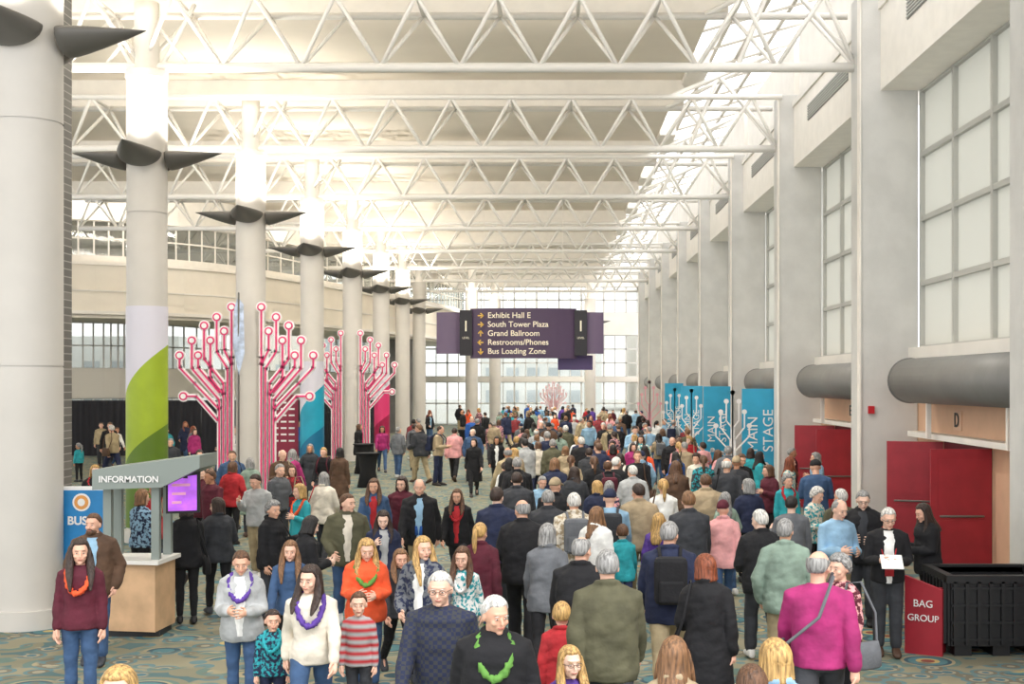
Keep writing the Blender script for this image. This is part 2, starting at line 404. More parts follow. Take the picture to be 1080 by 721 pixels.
def shoulder_bag(M,col,s=1,cross=False):
    e=empty('shoulder_bag',label='%s shoulder bag with a long strap hanging at hip height'%col,cat='bag',group='bags carried by attendees'); e.matrix_world=M
    c=cloth(COL.get(col,col)); b=MB()
    b.loft([ell(s*.27,.03,z,a,y_,18,.7) for z,a,y_ in ((.70,.05,.13),(.72,.06,.16),(.85,.055,.155),(.95,.03,.135))]); b.obj('bag_body',c,e,smooth=True)
    t=MB(); sx=-s*.1 if cross else s*.13
    t.tube([V((s*.27,.15,.94)),V((s*.2 if not cross else 0,.2,1.2)),V((sx,.1,1.49)),V((sx,-.06,1.49)),V((s*.18 if not cross else .0,-.19,1.2)),V((s*.27,-.1,.94))],.012,8); t.obj('strap',c,e,smooth=True)
PAPER=mat('f0efec',.8)
def person(X,Y,h,kind,pose,rot,top,gar,bot,hst,hcol,ex='',near=True,rnd=random):
    me,J=t_body(kind,pose); H=J['H']
    topz=(H@V((0,0,.128))).z
    if Y<14: h*=1.03
    sc=h/topz
    words={'walk':'walking','walkb':'walking','stride':'walking','stand':'standing','hold':'hands together','pocket':'hands low','talk':'gesturing','phone':'raising a hand','turn':'turning aside'}[pose]
    W=lambda q:q.replace('lgrey','pale grey').replace('dgrey','dark grey').replace('lblue','pale blue').replace('burg','burgundy')
    tn=W(top if top in COL else {'floral':'patterned','stripe':'striped','plaid':'plaid'}[top.split(':')[0]])
    lb='%s in %s %s and %s trousers, %s'%('small person' if kind=='k' else 'person',tn,gar,W(bot),words)
    e=empty('person',(X,Y,0),lb,'person','attendees in the concourse',math.radians(rot),sc)
    wx=rnd.uniform(.99,1.1); e.scale=(sc*wx,sc*wx,sc)
    skin=mat(rnd.choice(SKINS[:4] if near else SKINS),.55,0,.06,12)
    child('body',me,e,skin)
    if ':' in top: k_,a_,b_=top.split(':'); tm=pattern(k_,COL.get(a_,a_),COL.get(b_,b_))
    else: tm=cloth(COL[top])
    child(gar,t_top(kind,pose,gar),e,tm)
    child('trousers',t_legs(kind,pose,kind=='m'),e,cloth(COL[bot]))
    shm=mat(rnd.choice(['1b1a1b','2a2320','d8d6d2','4a3426','33363c']),.6)
    for s in(1,-1):
        M=Matrix.Translation(J[s,'an'])@Matrix.Rotation(J[s,'p'],4,'X')@Matrix.Translation((0,0,-.08)); child('shoe',SHOE,e,shm,M)
    if hst=='beanie' or hst=='cap': child('hat',hair_mesh(hst),e,cloth(COL.get(hcol,'3d3f44')),H); hm=mat(HC['brown'],.7)
    else:
        hm=mat(HC[hcol],.5,0,.5,1,.7,1.3,stretch=(60,60,7) if hst!='curly' else (45,45,45))
        child('hair',hair_mesh(hst),e,hm,H)
    if near:
        for s in(1,-1):
            child('eye',EYE,e,None,H@Matrix.Translation((s*.031,-.0815,.003)))
            child('eyebrow',BROW,e,hm,H@Matrix.Translation((s*.032,-.0885,.024)))
        child('mouth',MOUTH,e,None,H@Matrix.Translation((0,-.0905,-.058)))
    Wm=Matrix.Translation((X,Y,0))@Matrix.Rotation(math.radians(rot),4,'Z')@Matrix.Diagonal((sc*wx,sc*wx,sc,1))
    for q in ex.split():
        a,_,c=q.partition('=')
        if a=='lei': child('lei',lei_mesh(kind,False),e,cloth(COL.get(c,c)),J['U'])
        if a=='lan': child('lanyard',lei_mesh(kind,True),e,cloth(COL.get(c,c)),J['U'])
        if a=='in': child('shirt_front',inner_mesh(kind,gar),e,cloth(COL.get(c,c)),J['U'])
        if a=='glasses': child('glasses',GLS,e,None,H)
        if a=='beard': child('beard',BEARD,e,hm,H)
        if a=='bp': backpack(Wm@J['U'],c)
        if a=='bag': shoulder_bag(Wm,c,1)
        if a=='bagr': shoulder_bag(Wm,c,-1)
        if a=='cross': shoulder_bag(Wm,c,1,True)
        if a=='paper':
            w=J[1,'wr'].lerp(J[-1,'wr'],.5)+V((0,-.12,.03)); b=MB(); b.box(-.12,.12,-.16,.1,-.004,.004)
            o=b.obj('paper_sheet',PAPER); o.matrix_world=Wm@Matrix.Translation(w)@Matrix.Rotation(.5,4,'X'); tag(o,'white paper programme held in two hands','paper')
    PLACED.append((X,Y)); return e
# measured heads: column bearing, row, body height -> floor position in metres
def survey(u,v,h):
    d=(3.2-h)*1370/(v-404); return (u-580)*d/1370,d
P=[
(85,573,1.66,'f','stand',8,'burg','shirt','denim','vlong','dark','lei=orange'),
(255,585,1.55,'f','hold',5,'lgrey','jacket','denim','pony','brown','in=white lei=purple'),
(287,648,1.12,'k','stand',6,'floral:navy:teal','shirt','navy','short','dark','lei=teal'),
(330,598,1.58,'f','walkb',4,'cream','shirt','denim','long','dark','lei=purple'),
(378,628,1.26,'k','stand',-5,'stripe:lgrey:red','shirt','dgrey','short','brown',''),
(386,572,1.55,'f','hold',10,'orange','jacket','denim','long','blond','lei=green'),
(421,578,1.4,'f','walk',20,'dgrey','shirt','black','long','lbrown',''),
(447,570,1.62,'f','turn',-15,'floral:grey:navy','jacket','dgrey','vlong','blond','in=white'),
(490,575,1.42,'k','walk',-10,'floral:white:teal','shirt','denim','long','brown','lei=white'),
(466,608,1.7,'m','walk',-5,'plaid:navy:dgrey','shirt','khaki','short','white','glasses'),
(521,634,1.72,'m','stride',4,'black','jacket','dgrey','short','white','lei=green'),
(600,686,1.3,'k','stand',10,'purple','shirt','denim','long','blond','glasses'),
(712,684,1.6,'f','walk',170,'tan','jacket','denim','long','lbrown',''),
(820,686,1.62,'f','walk',190,'lblue','jacket','denim','bob','blond',''),
(130,709,1.6,'f','walk',0,'grey','jacket','denim','bob','blond',''),
(795,711,1.6,'m','walk',180,'navy','jacket','denim','short','brown',''),
(641,588,1.78,'m','walk',180,'olive','jacket','dgrey','short','grey',''),
(745,592,1.62,'f','stride',176,'black','coat','denim','bob','red','bag=black'),
(863,588,1.76,'m','walkb',170,'magenta','shirt','dgrey','bald','grey','cross=grey'),
(888,590,1.6,'f','stand',-60,'floral:burg:pink','shirt','black','curly','grey','bag=grey'),
(936,535,1.74,'m','hold',-8,'black','shirt','dgrey','short','white','in=white glasses lan=red paper'),
(979,531,1.66,'f','hold',-80,'black','jacket','black','long','dark',''),
(828,552,1.74,'m','pocket',172,'mint','jacket','khaki','short','grey',''),
(804,538,1.74,'m','stride',185,'black','jacket','dgrey','short','white',''),
(763,528,1.6,'f','walkb',180,'pink','jacket','denim','beanie','burg',''),
(727,518,1.78,'m','walk',182,'dgrey','jacket','denim','short','lbrown',''),
(690,540,1.4,'k','walk',160,'purple','jacket','dgrey','long','blond',''),
(677,512,1.76,'m','stride',183,'tan','jacket','khaki','short','dark',''),
(606,520,1.74,'m','walk',185,'floral:cream:tan','jacket','dgrey','short','white','bp=grey'),
(646,516,1.72,'m','walk',178,'lblue','shirt','denim','cap','navy','bp=dgrey'),
(551,527,1.82,'m','stride',178,'black','jacket','black','bald','grey',''),
(524,514,1.78,'m','walkb',184,'navy','jacket','dgrey','short','dark',''),
(612,572,1.7,'m','walkb',172,'black','jacket','dgrey','balding','grey',''),
(578,517,1.7,'m','walk',180,'dgrey','jacket','black','short','grey',''),
(286,528,1.64,'f','talk',70,'black','jacket','dgrey','curly','grey','bag=black'),
(322,545,1.62,'f','hold',120,'black','coat','black','bob','black',''),
(307,569,1.5,'f','walk',5,'denim','shirt','black','vlong','lbrown',''),
(202,528,1.62,'f','hold',200,'black','jacket','black','bob','dark','bagr=black'),
(226,526,1.62,'f','turn',210,'dgrey','jacket','black','bob','dark',''),
(99,541,1.72,'m','pocket',10,'brown','jacket','denim','short','brown','beard in=lblue'),
(148,516,1.66,'f','talk',150,'floral:lblue:navy','shirt','black','bob','lbrown',''),
(100,490,1.66,'f','stand',20,'black','jacket','black','bob','blond','lei=red'),
(243,487,1.64,'f','pocket',170,'red','jacket','black','bob','brown',''),
(264,483,1.64,'f','stand',200,'mint','coat','dgrey','bob','grey',''),
(294,489,1.7,'m','talk',60,'plaid:dgrey:grey','shirt','dgrey','short','grey',''),
(309,490,1.6,'f','turn',-30,'plaid:red:black','shirt','denim','bob','brown','bag=tan'),
(341,498,1.64,'f','turn',170,'cream','jacket','dgrey','bob','grey','bag=red'),
(358,472,1.68,'f','stand',160,'brown','coat','burg','bob','black',''),
(327,468,1.66,'f','pocket',20,'dgrey','coat','black','bob','grey',''),
(395,504,1.68,'f','walk',0,'denim','jacket','denim','long','brown','in=red'),
(443,504,1.76,'m','walk',0,'black','jacket','khaki','balding','grey','in=lblue lan=blue'),
(424,502,1.66,'f','walkb',8,'burg','jacket','black','bob','dark',''),
(483,515,1.56,'f','walk',-6,'black','jacket','dgrey','long','brown','in=red lei=red'),
(479,451,1.74,'m','walk',175,'pink','jacket','black','short','dark',''),
(500,462,1.64,'f','walkb',5,'black','coat','black','bob','dark',''),
(524,460,1.62,'f','walk',0,'black','jacket','dgrey','bob','black','in=white'),
(553,457,1.72,'m','walk',178,'black','coat','black','short','dark',''),
(420,450,1.72,'m','pocket',150,'grey','jacket','denim','short','grey',''),
(403,449,1.66,'f','walk',10,'magenta','shirt','denim','bob','dark',''),
(437,447,1.7,'m','stand',180,'grey','jacket','khaki','short','dark','bp=dgrey'),
(378,447,1.66,'f','stand',90,'black','coat','black','bob','brown',''),
(303,446,1.66,'f','stand',0,'burg','shirt','black','bob','blond',''),
(107,445,1.7,'m','stand',0,'khaki','shirt','dgrey','short','dark',''),
(205,452,1.6,'f','stand',30,'magenta','jacket','denim','bob','brown',''),
(882,526,1.78,'m','hold',20,'lblue','shirt','khaki','balding','grey',''),
(910,517,1.78,'m','hold',-15,'black','jacket','dgrey','short','grey','in=dgrey glasses'),
(862,477,1.68,'f','talk',-70,'lblue','shirt','dgrey','bob','grey',''),
(830,500,1.64,'f','stand',10,'teal','shirt','black','curly','grey','lei=red'),
(812,490,1.66,'f','talk',-60,'burg','jacket','black','bob','brown',''),
(834,472,1.66,'m','stand',60,'burg','shirt','dgrey','short','grey',''),
(800,476,1.66,'f','stand',100,'teal','shirt','denim','long','black',''),
(768,470,1.76,'m','pocket',180,'grey','jacket','denim','short','grey',''),
(858,514,1.64,'f','hold',40,'floral:cream:teal','shirt','black','curly','white',''),
(742,480,1.66,'f','walk',175,'floral:dgrey:teal','shirt','denim','pony','brown',''),
(713,486,1.7,'f','walk',178,'brown','jacket','denim','long','brown',''),
(699,452,1.7,'f','walkb',182,'lblue','shirt','denim','bob','brown',''),
(654,478,1.68,'f','walk',180,'cream','coat','black','long','dark',''),
(627,481,1.68,'f','walk',185,'black','shirt','black','pony','brown',''),
(583,463,1.74,'m','walk',180,'olive','jacket','dgrey','short','grey',''),
(606,492,1.66,'f','turn',180,'dgrey','jacket','denim','long','dark',''),
(545,498,1.72,'m','walk',180,'dgrey','jacket','denim','short','dark',''),
(585,504,1.74,'m','walkb',176,'black','jacket','denim','cap','tan',''),
(680,470,1.66,'f','walkb',180,'orange','shirt','denim','long','black',''),
(668,491,1.7,'m','stride',184,'lgrey','jacket','denim','short','white',''),
(630,507,1.6,'f','turn',178,'navy','jacket','dgrey','bob','blond',''),
(700,505,1.66,'f','walk',182,'white','shirt','denim','pony','blond','bag=brown'),
(655,552,1.3,'k','walk',180,'teal','jacket','navy','short','brown',''),
(577,553,1.66,'f','walkb',178,'grey','jacket','black','bob','grey',''),
(790,505,1.68,'f','turn',180,'navy','shirt','black','bob','grey',''),
(745,500,1.72,'m','walk',183,'tan','jacket','dgrey','short','brown',''),
(210,474,1.66,'f','talk',40,'teal','shirt','black','bob','dark',''),
(218,490,1.6,'f','pocket',40,'burg','coat','black','curly','grey',''),
(180,462,1.7,'m','stand',0,'dgrey','jacket','dgrey','short','grey',''),
(272,500,1.7,'m','phone',-20,'lgrey','shirt','khaki','short','dark',''),
(318,510,1.64,'f','talk',-40,'teal','shirt','denim','bob','blond','lei=orange'),
(366,520,1.74,'m','turn',10,'olive','jacket','denim','short','brown','in=cream'),
(404,538,1.6,'f','phone',12,'navy','coat','black','long','dark','in=lgrey'),
(505,552,1.6,'f','walkb',180,'burg','jacket','denim','pony','blond',''),
(592,640,1.25,'k','walk',176,'red','jacket','denim','short','blond',''),
(706,556,1.74,'m','walkb',178,'navy','jacket','khaki','short','grey','bp=black'),
]
PX=[[*survey(p[0],p[1],p[2])] for p in P]
OBS=[(5.83,36),(5.4,42),(5.25,48),(5.35,56),(-8.17,26.3),(-8.17,35.5),(-8.17,44.6),(-6.94,17.2),(-8.17,53.8),(-5.6,40),(-6.6,46),(-3.9,60),(-10.6,50),(5.0,35.4),(4.85,44.5),(5.0,52),(4.6,60),(-9.2,45),(-6.22,17.4),(-5,16.8)]
for it in range(16):
    for i in range(len(PX)):
        for j in range(i):
            dx=PX[i][0]-PX[j][0]; dy=PX[i][1]-PX[j][1]; q=math.hypot(dx,dy)+1e-6
            m=.64
            if q<m:
                s=(m-q)/2*.7; sx=math.copysign(.3,dx); sy=math.copysign(.95,dy)
                PX[i][0]+=sx*s*.5; PX[i][1]+=sy*s; PX[j][0]-=sx*s*.5; PX[j][1]-=sy*s
for p,(X,Y) in zip(P,PX): person(X,Y,*p[2:],near=Y<30)
# wider crowd
rc=random.Random(4)
tops_m=['black']*4+['navy','dgrey','grey','olive','tan','denim','blue','lgrey','burg','brown','plaid:navy:grey','plaid:red:dgrey','lblue','khaki']
tops_f=['black']*3+['burg','red','teal','lblue','pink','cream','purple','white','grey','magenta','navy','floral:navy:pink','floral:cream:teal','mint','tan','blue','orange']
def crowd(n,xr,yr,away,mind):
    c=0;tries=0
    while c<n and tries<n*80:
        tries+=1; Y=yr(); X=xr(Y)
        if any((X-a)**2+(Y-b)**2<mind**2 for a,b in PLACED) or any((X-a)**2+(Y-b)**2<1.3 for a,b in OBS): continue
        kind='m' if rc.random()<.48 else 'f'
        h=rc.uniform(1.64,1.88) if kind=='m' else rc.uniform(1.52,1.72)
        if rc.random()<.07: kind='k'; h=rc.uniform(1.1,1.4)
        rot=180+rc.uniform(-35,35) if rc.random()<away else rc.choice([rc.uniform(-30,30),rc.uniform(0,360)])
        pose=rc.choice(['walk','walkb','stride','turn','walkb','stand','hold','talk','pocket','turn']) if kind!='k' else rc.choice(['walk','stand'])
        gar=rc.choice(['jacket','jacket','shirt','shirt']) if kind!='k' else 'shirt'
        if kind=='f' and pose in('stand','walkb','turn') and rc.random()<.3: gar='coat'
        hs=rc.choice(['short','short','short','balding','bald','cap'] if kind=='m' else ['long','bob','bob','pony','curly','long'])
        hc=rc.choice(['dark','brown','grey','white','lbrown','black','grey'] if kind=='m' else ['dark','brown','blond','dark','grey','lbrown','red','black'])
        if hs=='cap': hc=rc.choice(['navy','black','tan'])
        ex=''
        if Y<50 and kind!='k' and rc.random()<.14: ex='bp='+rc.choice(['black','navy','grey','burg'])
        elif Y<50 and kind!='k' and rc.random()<.18: ex='bag='+rc.choice(['black','brown','tan'])
        if gar=='jacket' and kind!='k' and rc.random()<.4: ex+=' in='+rc.choice(['white','lgrey','lblue','red','cream'])
        person(X,Y,h,kind,pose,rot,rc.choice(tops_m if kind=='m' else tops_f),gar,rc.choice(['denim','denim','black','dgrey','navy','khaki']),hs,hc,ex,near=False,rnd=rc); c+=1
crowd(4,lambda Y:rc.uniform(-.5,4.2),lambda:rc.uniform(16,22),.85,.85)
crowd(78,lambda Y:rc.uniform(-.6-Y*.012,4.9),lambda:rc.uniform(21,50),.75,.85)
crowd(80,lambda Y:rc.uniform(-3.4,4.9),lambda:rc.uniform(50,92),.6,.8)
crowd(14,lambda Y:rc.uniform(-7,-1.8),lambda:rc.uniform(40,85),.3,1.0)
crowd(18,lambda Y:rc.uniform(-18,-9.5),lambda:rc.uniform(40,55),.2,.9)
crowd(8,lambda Y:rc.uniform(-7.2,-4.2),lambda:rc.uniform(20,42),.3,.9)
print('people done',len(PLACED),time.time()-T0)

# ============================================================ SHELL
SP=9.14; D1=17.2
cd=lambda k:D1+SP*(k-1)
cm=D.materials.new('patterned_carpet'); cm.use_nodes=True; nt=cm.node_tree; b=nt.nodes['Principled BSDF']; b.inputs['Roughness'].default_value=.95
tc=nt.nodes.new('ShaderNodeTexCoord')
def vor(scale,cols,rnd_):
    vo=nt.nodes.new('ShaderNodeTexVoronoi'); vo.inputs['Scale'].default_value=scale; vo.inputs['Randomness'].default_value=rnd_
    ra=nt.nodes.new('ShaderNodeValToRGB'); ra.color_ramp.interpolation='CONSTANT'
    el=ra.color_ramp.elements; el[0].position=0; el[0].color=lin(cols[0][1]); el[1].position=cols[1][0]; el[1].color=lin(cols[1][1])
    for p_,c_ in cols[2:]: q=el.new(p_); q.color=lin(c_)
    nt.links.new(tc.outputs['Object'],vo.inputs['Vector']); nt.links.new(vo.outputs['Distance'],ra.inputs['Fac']); return ra.outputs['Color']
c1=vor(1.5,[(0,'7c3b30'),(.12,'b09a62'),(.2,'4a7378'),(.33,'33505a'),(.4,'978c6f'),(.46,'5c7168'),(.56,'787560'),(.7,'4a6465')],.8)
c2=vor(3.1,[(0,'3f6570'),(.2,'938d78'),(.3,'6b6656'),(.42,'587578'),(.55,'858069')],1)
ng=nt.nodes.new('ShaderNodeTexNoise'); ng.inputs['Scale'].default_value=1.3
mx=nt.nodes.new('ShaderNodeMix'); mx.data_type='RGBA'
mr=nt.nodes.new('ShaderNodeMapRange'); mr.inputs[1].default_value=.47; mr.inputs[2].default_value=.52; mr.inputs[4].default_value=1
nt.links.new(tc.outputs['Object'],ng.inputs['Vector']); nt.links.new(ng.outputs['Fac'],mr.inputs[0]); nt.links.new(mr.outputs[0],mx.inputs[0]); nt.links.new(c1,mx.inputs[6]); nt.links.new(c2,mx.inputs[7]); nt.links.new(mx.outputs[2],b.inputs['Base Color'])
struct(bx('floor',-45,9,4,103,-.2,0,cm))
struct(bx('ground_outside',-120,60,103,260,-.3,-.05,mat('c5c5c0',.9)))
struct(bx('ceiling',-45,3.7,8,100,11.7,12.0,CEIL))
# cross beams & trusses
strut=MB(); strut.tube([V((0,0,0)),V((0,0,1))],.044,8,round_=False); STR=strut.mesh('diagonal_brace',[STEEL],True)
def brace(a,b,par,name='diagonal_brace',r=1.0):
    a=V(a);b=V(b); o=D.objects.new(name,STR); o.parent=par
    dv=b-a; M=Matrix.Translation(a)@dv.to_track_quat('Z','Y').to_matrix().to_4x4()@Matrix.Diagonal((r,r,dv.length,1)); o.matrix_local=M; link(o)
ti=1
for k in range(1,10):
    y=cd(k)
    struct(bx('trim_%d'%ti,-45,3.75,y+.95,y+1.25,10.95,11.7,WHITE)); ti+=1
    struct(bx('trim_%d'%ti,3.7,4.25,y-.9,y+1.25,11.55,12.1,WHITE)); ti+=1
    L=D.lights.new('ceiling_fill_light','AREA'); L.shape='RECTANGLE'; L.size=24; L.size_y=.15; L.energy=560; L.color=(1,.95,.88)  # added fill strip, hidden behind the beam to brighten the ceiling
    o=D.objects.new('ceiling_fill_light',L); o.location=(-8.5,y+1.4,11.08); o.rotation_euler=(math.radians(118),0,0); link(o)
    if k==1: continue
    e=empty('roof_truss',(0,y,0),'white tubular steel roof truss spanning the hall','roof truss','white roof trusses')
    x0,x1=-19.5,6.2
    for nm,yy,zz,r in (('bottom_chord',0,9.6,.1),('top_chord',-.75,10.85,.075),('top_chord',.75,10.85,.075)):
        t=MB(); t.tube([V((x0,yy,zz)),V((x1,yy,zz))],r,10,round_=False); t.obj(nm,STEEL,e,smooth=True)
    n=16; w=(x1-x0)/n
    for i in range(n):
        a=x0+i*w
        for yy in(-.75,.75):
            brace((a,0,9.6),(a+w/2,yy,10.85),e); brace((a+w/2,yy,10.85),(a+w,0,9.6),e)
        brace((a+w/2,-.75,10.85),(a+w/2,.75,10.85),e)
    brace((3.2,-.75,10.85),(6.3,0,12.3),e,'skylight_rafter',1.4); brace((3.2,.75,10.85),(6.3,0,12.3),e,'skylight_rafter',1.4)
    brace((6.2,0,9.7),(4.6,0,11.6),e,'skylight_rafter',1.3); brace((4.6,0,11.6),(3.8,0,9.6),e,'skylight_rafter',1.2)
SKB=mat('d6d1c8',.5)
for y in [12+2.285*i for i in range(39)]:
    o=MB(); o.tube([V((3.7,y,12.0)),V((6.9,y,12.9))],.055,6,round_=False); struct(o.obj('trim_%d'%ti,SKB)); ti+=1
for x,z in ((4.5,12.22),(5.3,12.45),(6.1,12.68)):
    struct(bx('trim_%d'%ti,x-.05,x+.05,8,100,z,z+.12,SKB)); ti+=1
# right wall
wi=1
for k in range(1,10):
    yb=cd(k)+.2
    o=MB(); o.box(6.15,7.3,yb-.8,yb,0,10.95); o.box(6.11,7.3,yb-.86,yb+.06,0,.35); q=o.obj('trim_%d'%ti,PIL); ti+=1; struct(q)
    bv=q.modifiers.new('b','BEVEL'); bv.width=.025
    struct(bx('trim_%d'%ti,6.13,6.16,yb-.84,yb-.62,.35,10.9,WHITE)); ti+=1
struct(bx('wall_right',7.3,7.7,8,100,0,3.9,PEACH)); struct(bx('wall_right_upper',7.3,7.7,8,100,9.0,13,WHITE))
for k in range(1,10):
    ya=cd(k-1)+.2; yb=cd(k)-.6
    if k==1: ya=9
    struct(bx('trim_%d'%ti,6.55,7.3,ya,yb,9.0,10.7,WHITE)); ti+=1
    struct(bx('trim_%d'%ti,6.7,7.3,ya,yb,10.7,12.6,WALLC)); ti+=1
    struct(bx('trim_%d'%ti,6.5,6.6,ya,yb,10.6,10.75,WALLC)); ti+=1
    struct(bx('trim_%d'%ti,7.1,7.3,ya,yb,3.68,3.9,WALLC)); ti+=1
    v=MB(); m0=(ya+yb)/2
    v.box(6.53,6.55,m0-2.2,m0+2.2,9.85,10.25,0)
    for i in range(6): v.box(6.515,6.54,m0-2.2,m0+2.2,9.87+i*.065,9.90+i*.065,1)
    tag(v.obj('vent_grille',[GREYM,mat('b9b8b3',.6)]),'long grey slotted air vent set in the white beam','vent','wall vents')
    nc=4; w=(yb-ya)/nc; win=MB(); win.box(7.42,7.44,ya,yb,3.9,9.0,0)
    for i in range(nc+1): win.box(7.33,7.5,ya+i*w-.05,ya+i*w+.05,3.9,9.0,1)
    for i in range(5): z=3.9+i*5.1/4; win.box(7.34,7.49,ya,yb,z-.05,z+.05,1)
    struct(win.obj('window_%d'%wi,[FROST,mat('bdbdb7',.5)])); wi+=1
    e=empty('duct_tube',(0,0,0),'fat grey metal duct tube mounted below the tall window','duct','wall ducts')
    t=MB(); t.tube([V((6.86,ya+.5,3.25)),V((6.86,yb-1.0,3.25))],.42,32,round_=False); quadsmooth(t.obj('tube',DUCT,e))
    for q in (ya+.5,yb-1.02):
        t=MB(); t.tube([V((6.86,q-.03,3.25)),V((6.86,q+.03,3.25))],.435,32,round_=False); t.obj('end_ring',DUCT,e)
    for q in (ya+2,yb-2.2): bx('support_bracket',6.82,6.9,q-.04,q+.04,2.2,2.9,WHITE,e)
    struct(bx('trim_%d'%ti,7.0,7.3,ya+.4,yb-.3,2.17,2.27,WALLC)); ti+=1
    if k<=7:
        yd=cd(k)-5.0
        for i,(ax,ay,bx2,by) in enumerate(((7.25,yd,6.25,yd),(7.25,yd+2.6,6.3,yd+2.95))):
            e=empty('door_leaf',(ax,ay,0),'maroon painted door leaf standing open at the hall entrance','door','maroon door leaves')
            L=math.hypot(bx2-ax,by-ay); e.rotation_euler=(0,0,math.atan2(by-ay,bx2-ax))
            l=MB(); l.box(0,L,-.025,.025,.02,2.12); l.box(.12,L-.12,-.032,.032,1.15,1.95); l.box(.12,L-.12,-.032,.032,.2,.95); l.obj('door_panel',MAROON,e)
            h=MB(); h.tube([V((.15,.07,1.02)),V((L-.15,.07,1.02))],.018,8); h.obj('push_bar',FIXT,e,smooth=True)
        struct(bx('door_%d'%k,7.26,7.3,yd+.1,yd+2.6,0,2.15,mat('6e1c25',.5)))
for y,c_ in ((23.2,'D'),(31.4,'E')):
    sg=bx('bay_letter_sign',7.27,7.3,y-.22,y+.22,2.36,2.7,mat('dfbb9f',.6)); tag(sg,'pale sign with the dark letter %s above the doors'%c_,'sign','bay letter signs')
    text('letter',c_,.36,DARK,sg,(7.26,y,2.53),(math.pi/2,0,-math.pi/2),bold=.006)
al=empty('fire_alarm',label='small red fire alarm strobe on the pilaster',cat='alarm'); bx('alarm_body',6.3,6.42,cd(2)-.66,cd(2)-.6,2.6,2.75,mat('c0202a',.4),al)
# end wall
EFR=mat('cfcec9',.5)
struct(bx('wall_back',-16,7.7,100,100.4,10.6,12,WHITE)); struct(bx('wall_back_band',-16,7.7,99.6,100.4,6.9,8.6,WALLC)); struct(bx('wall_back_band_low',-16,7.7,99.8,100.2,3.3,3.7,WALLC))
for i in range(14):
    xa=-16.5+i*1.72; xb=xa+1.72
    for z0,z1,nr in ((0,3.3,2),(3.7,6.9,3),(8.6,10.6,2)):
        w=MB(); w.box(xa,xb,100,100.02,z0,z1,0)
        w.box(xa-.06,xa+.06,99.95,100.1,z0,z1,1); w.box(xa+.83,xa+.89,99.95,100.1,z0,z1,1)
        for j in range(nr+1): z=z0+(z1-z0)*j/nr; w.box(xa,xb,99.95,100.1,z-.05,z+.05,1)
        struct(w.obj('window_%d'%wi,[GLASS,EFR])); wi+=1
# curved mezzanine on the left
CP=[(-52,57),(-40,55),(-30,54.5),(-21,56),(-14.7,61.5),(-10.4,77),(-7.6,90),(-6.0,100),(-5.5,108)]
def cr(p0,p1,p2,p3,t):
    return tuple(.5*((2*b)+(-a+c)*t+(2*a-5*b+4*c-d)*t*t+(-a+3*b-3*c+d)*t**3) for a,b,c,d in zip(p0,p1,p2,p3))
path=[]
for i in range(1,len(CP)-2):
    for j in range(6): path.append(V(cr(CP[i-1],CP[i],CP[i+1],CP[i+2],j/6)))
path.append(V(CP[-2]))
def offp(o):
    r=[]
    for i,p in enumerate(path):
        t=(path[min(i+1,len(path)-1)]-path[max(i-1,0)]).normalized(); r.append(V((p.x-t.y*o,p.y+t.x*o)))
    return r
def band(name,o0,o1,z0,z1,m):
    A=offp(o0);B=offp(o1); b=MB(); n=len(A); vs=[];fs=[]
    for a,c in zip(A,B): vs+=[(a.x,a.y,z0),(a.x,a.y,z1),(c.x,c.y,z1),(c.x,c.y,z0)]
    for i in range(n-1):
        for j in range(4): q=i*4; fs.append((q+j,q+(j+1)%4,q+4+(j+1)%4,q+4+j))
    fs+= [(0,1,2,3),(4*n-1,4*n-2,4*n-3,4*n-4)]
    b.add(vs,fs); return struct(b.obj(name,m))
FAS=mat('ece4d6',.7,0,.03,1)
band('wall_left_fascia',0,.4,6.2,8.45,FAS); band('trim_900',-.12,.1,8.35,8.5,WHITE); band('trim_901',-.08,.1,6.2,6.35,WALLC); band('trim_902',-.04,.1,7.2,7.26,WALLC)
band('wall_left_soffit',.1,5,6.05,6.25,FAS); band('wall_left_upper',.5,.9,10.35,11.75,WHITE); band('trim_903',.45,.9,8.4,8.8,WHITE)
band('wall_left_band',4.6,5,2.5,3.9,mat('e0dbd0',.7))
A=offp(.7);Bp=offp(4.8)
FRD=mat('c9c8c4',.5)
def seg_win(a,b_,z0,z1,nr,g,fr,nc=2):
    global wi
    w=MB(); d=(b_-a); L=d.length
    w.box(0,L,-.01,.01,z0,z1,0)
    for i in range(nc+1): w.box(L*i/nc-.035,L*i/nc+.035,-.03,.03,z0,z1,1)
    for j in range(nr+1): z=z0+(z1-z0)*j/nr; w.box(0,L,-.03,.03,z-.035,z+.035,1)
    struct(w.obj('window_%d'%wi,[g,fr],loc=(a.x,a.y,0),rot=(0,0,math.atan2(d.y,d.x)))); wi+=1
for i in range(len(A)-1):
    seg_win(A[i],A[i+1],8.8,10.35,2,GLASS,WHITE)
    seg_win(Bp[i],Bp[i+1],3.9,6.05,2,GLASS,FRD)
    seg_win(Bp[i],Bp[i+1],0,2.5,2,GLASS,FRD)
for x0,x1,y0,y1,h,c in ((-75,-52,95,110,9,'ded8d0'),(-48,-30,105,120,7,'dadddd'),(-27,-14,125,140,12,'e2ddd5'),(-8,6,150,165,8,'dcdedd'),(10,24,150,170,11,'e2dcd3')):
    bb=MB(); bb.box(x0,x1,y0,y1,-.05,h,0)
    for i in range(int((x1-x0)/2.4)):
        for j in range(int(h/2.6)): bb.box(x0+.6+i*2.4,x0+2+i*2.4,y0-.05,y0,1+j*2.6,2.4+j*2.6,1)
    tag(bb.obj('building',[mat(c,.8),mat('b4bcc0',.7)]),'plain office building seen outside through the glass','building','buildings outside')
struct(bx('wall_core',-10.9,-8.9,84,88,0,6.05,mat('7d7c7a',.8,0,.15,1)))
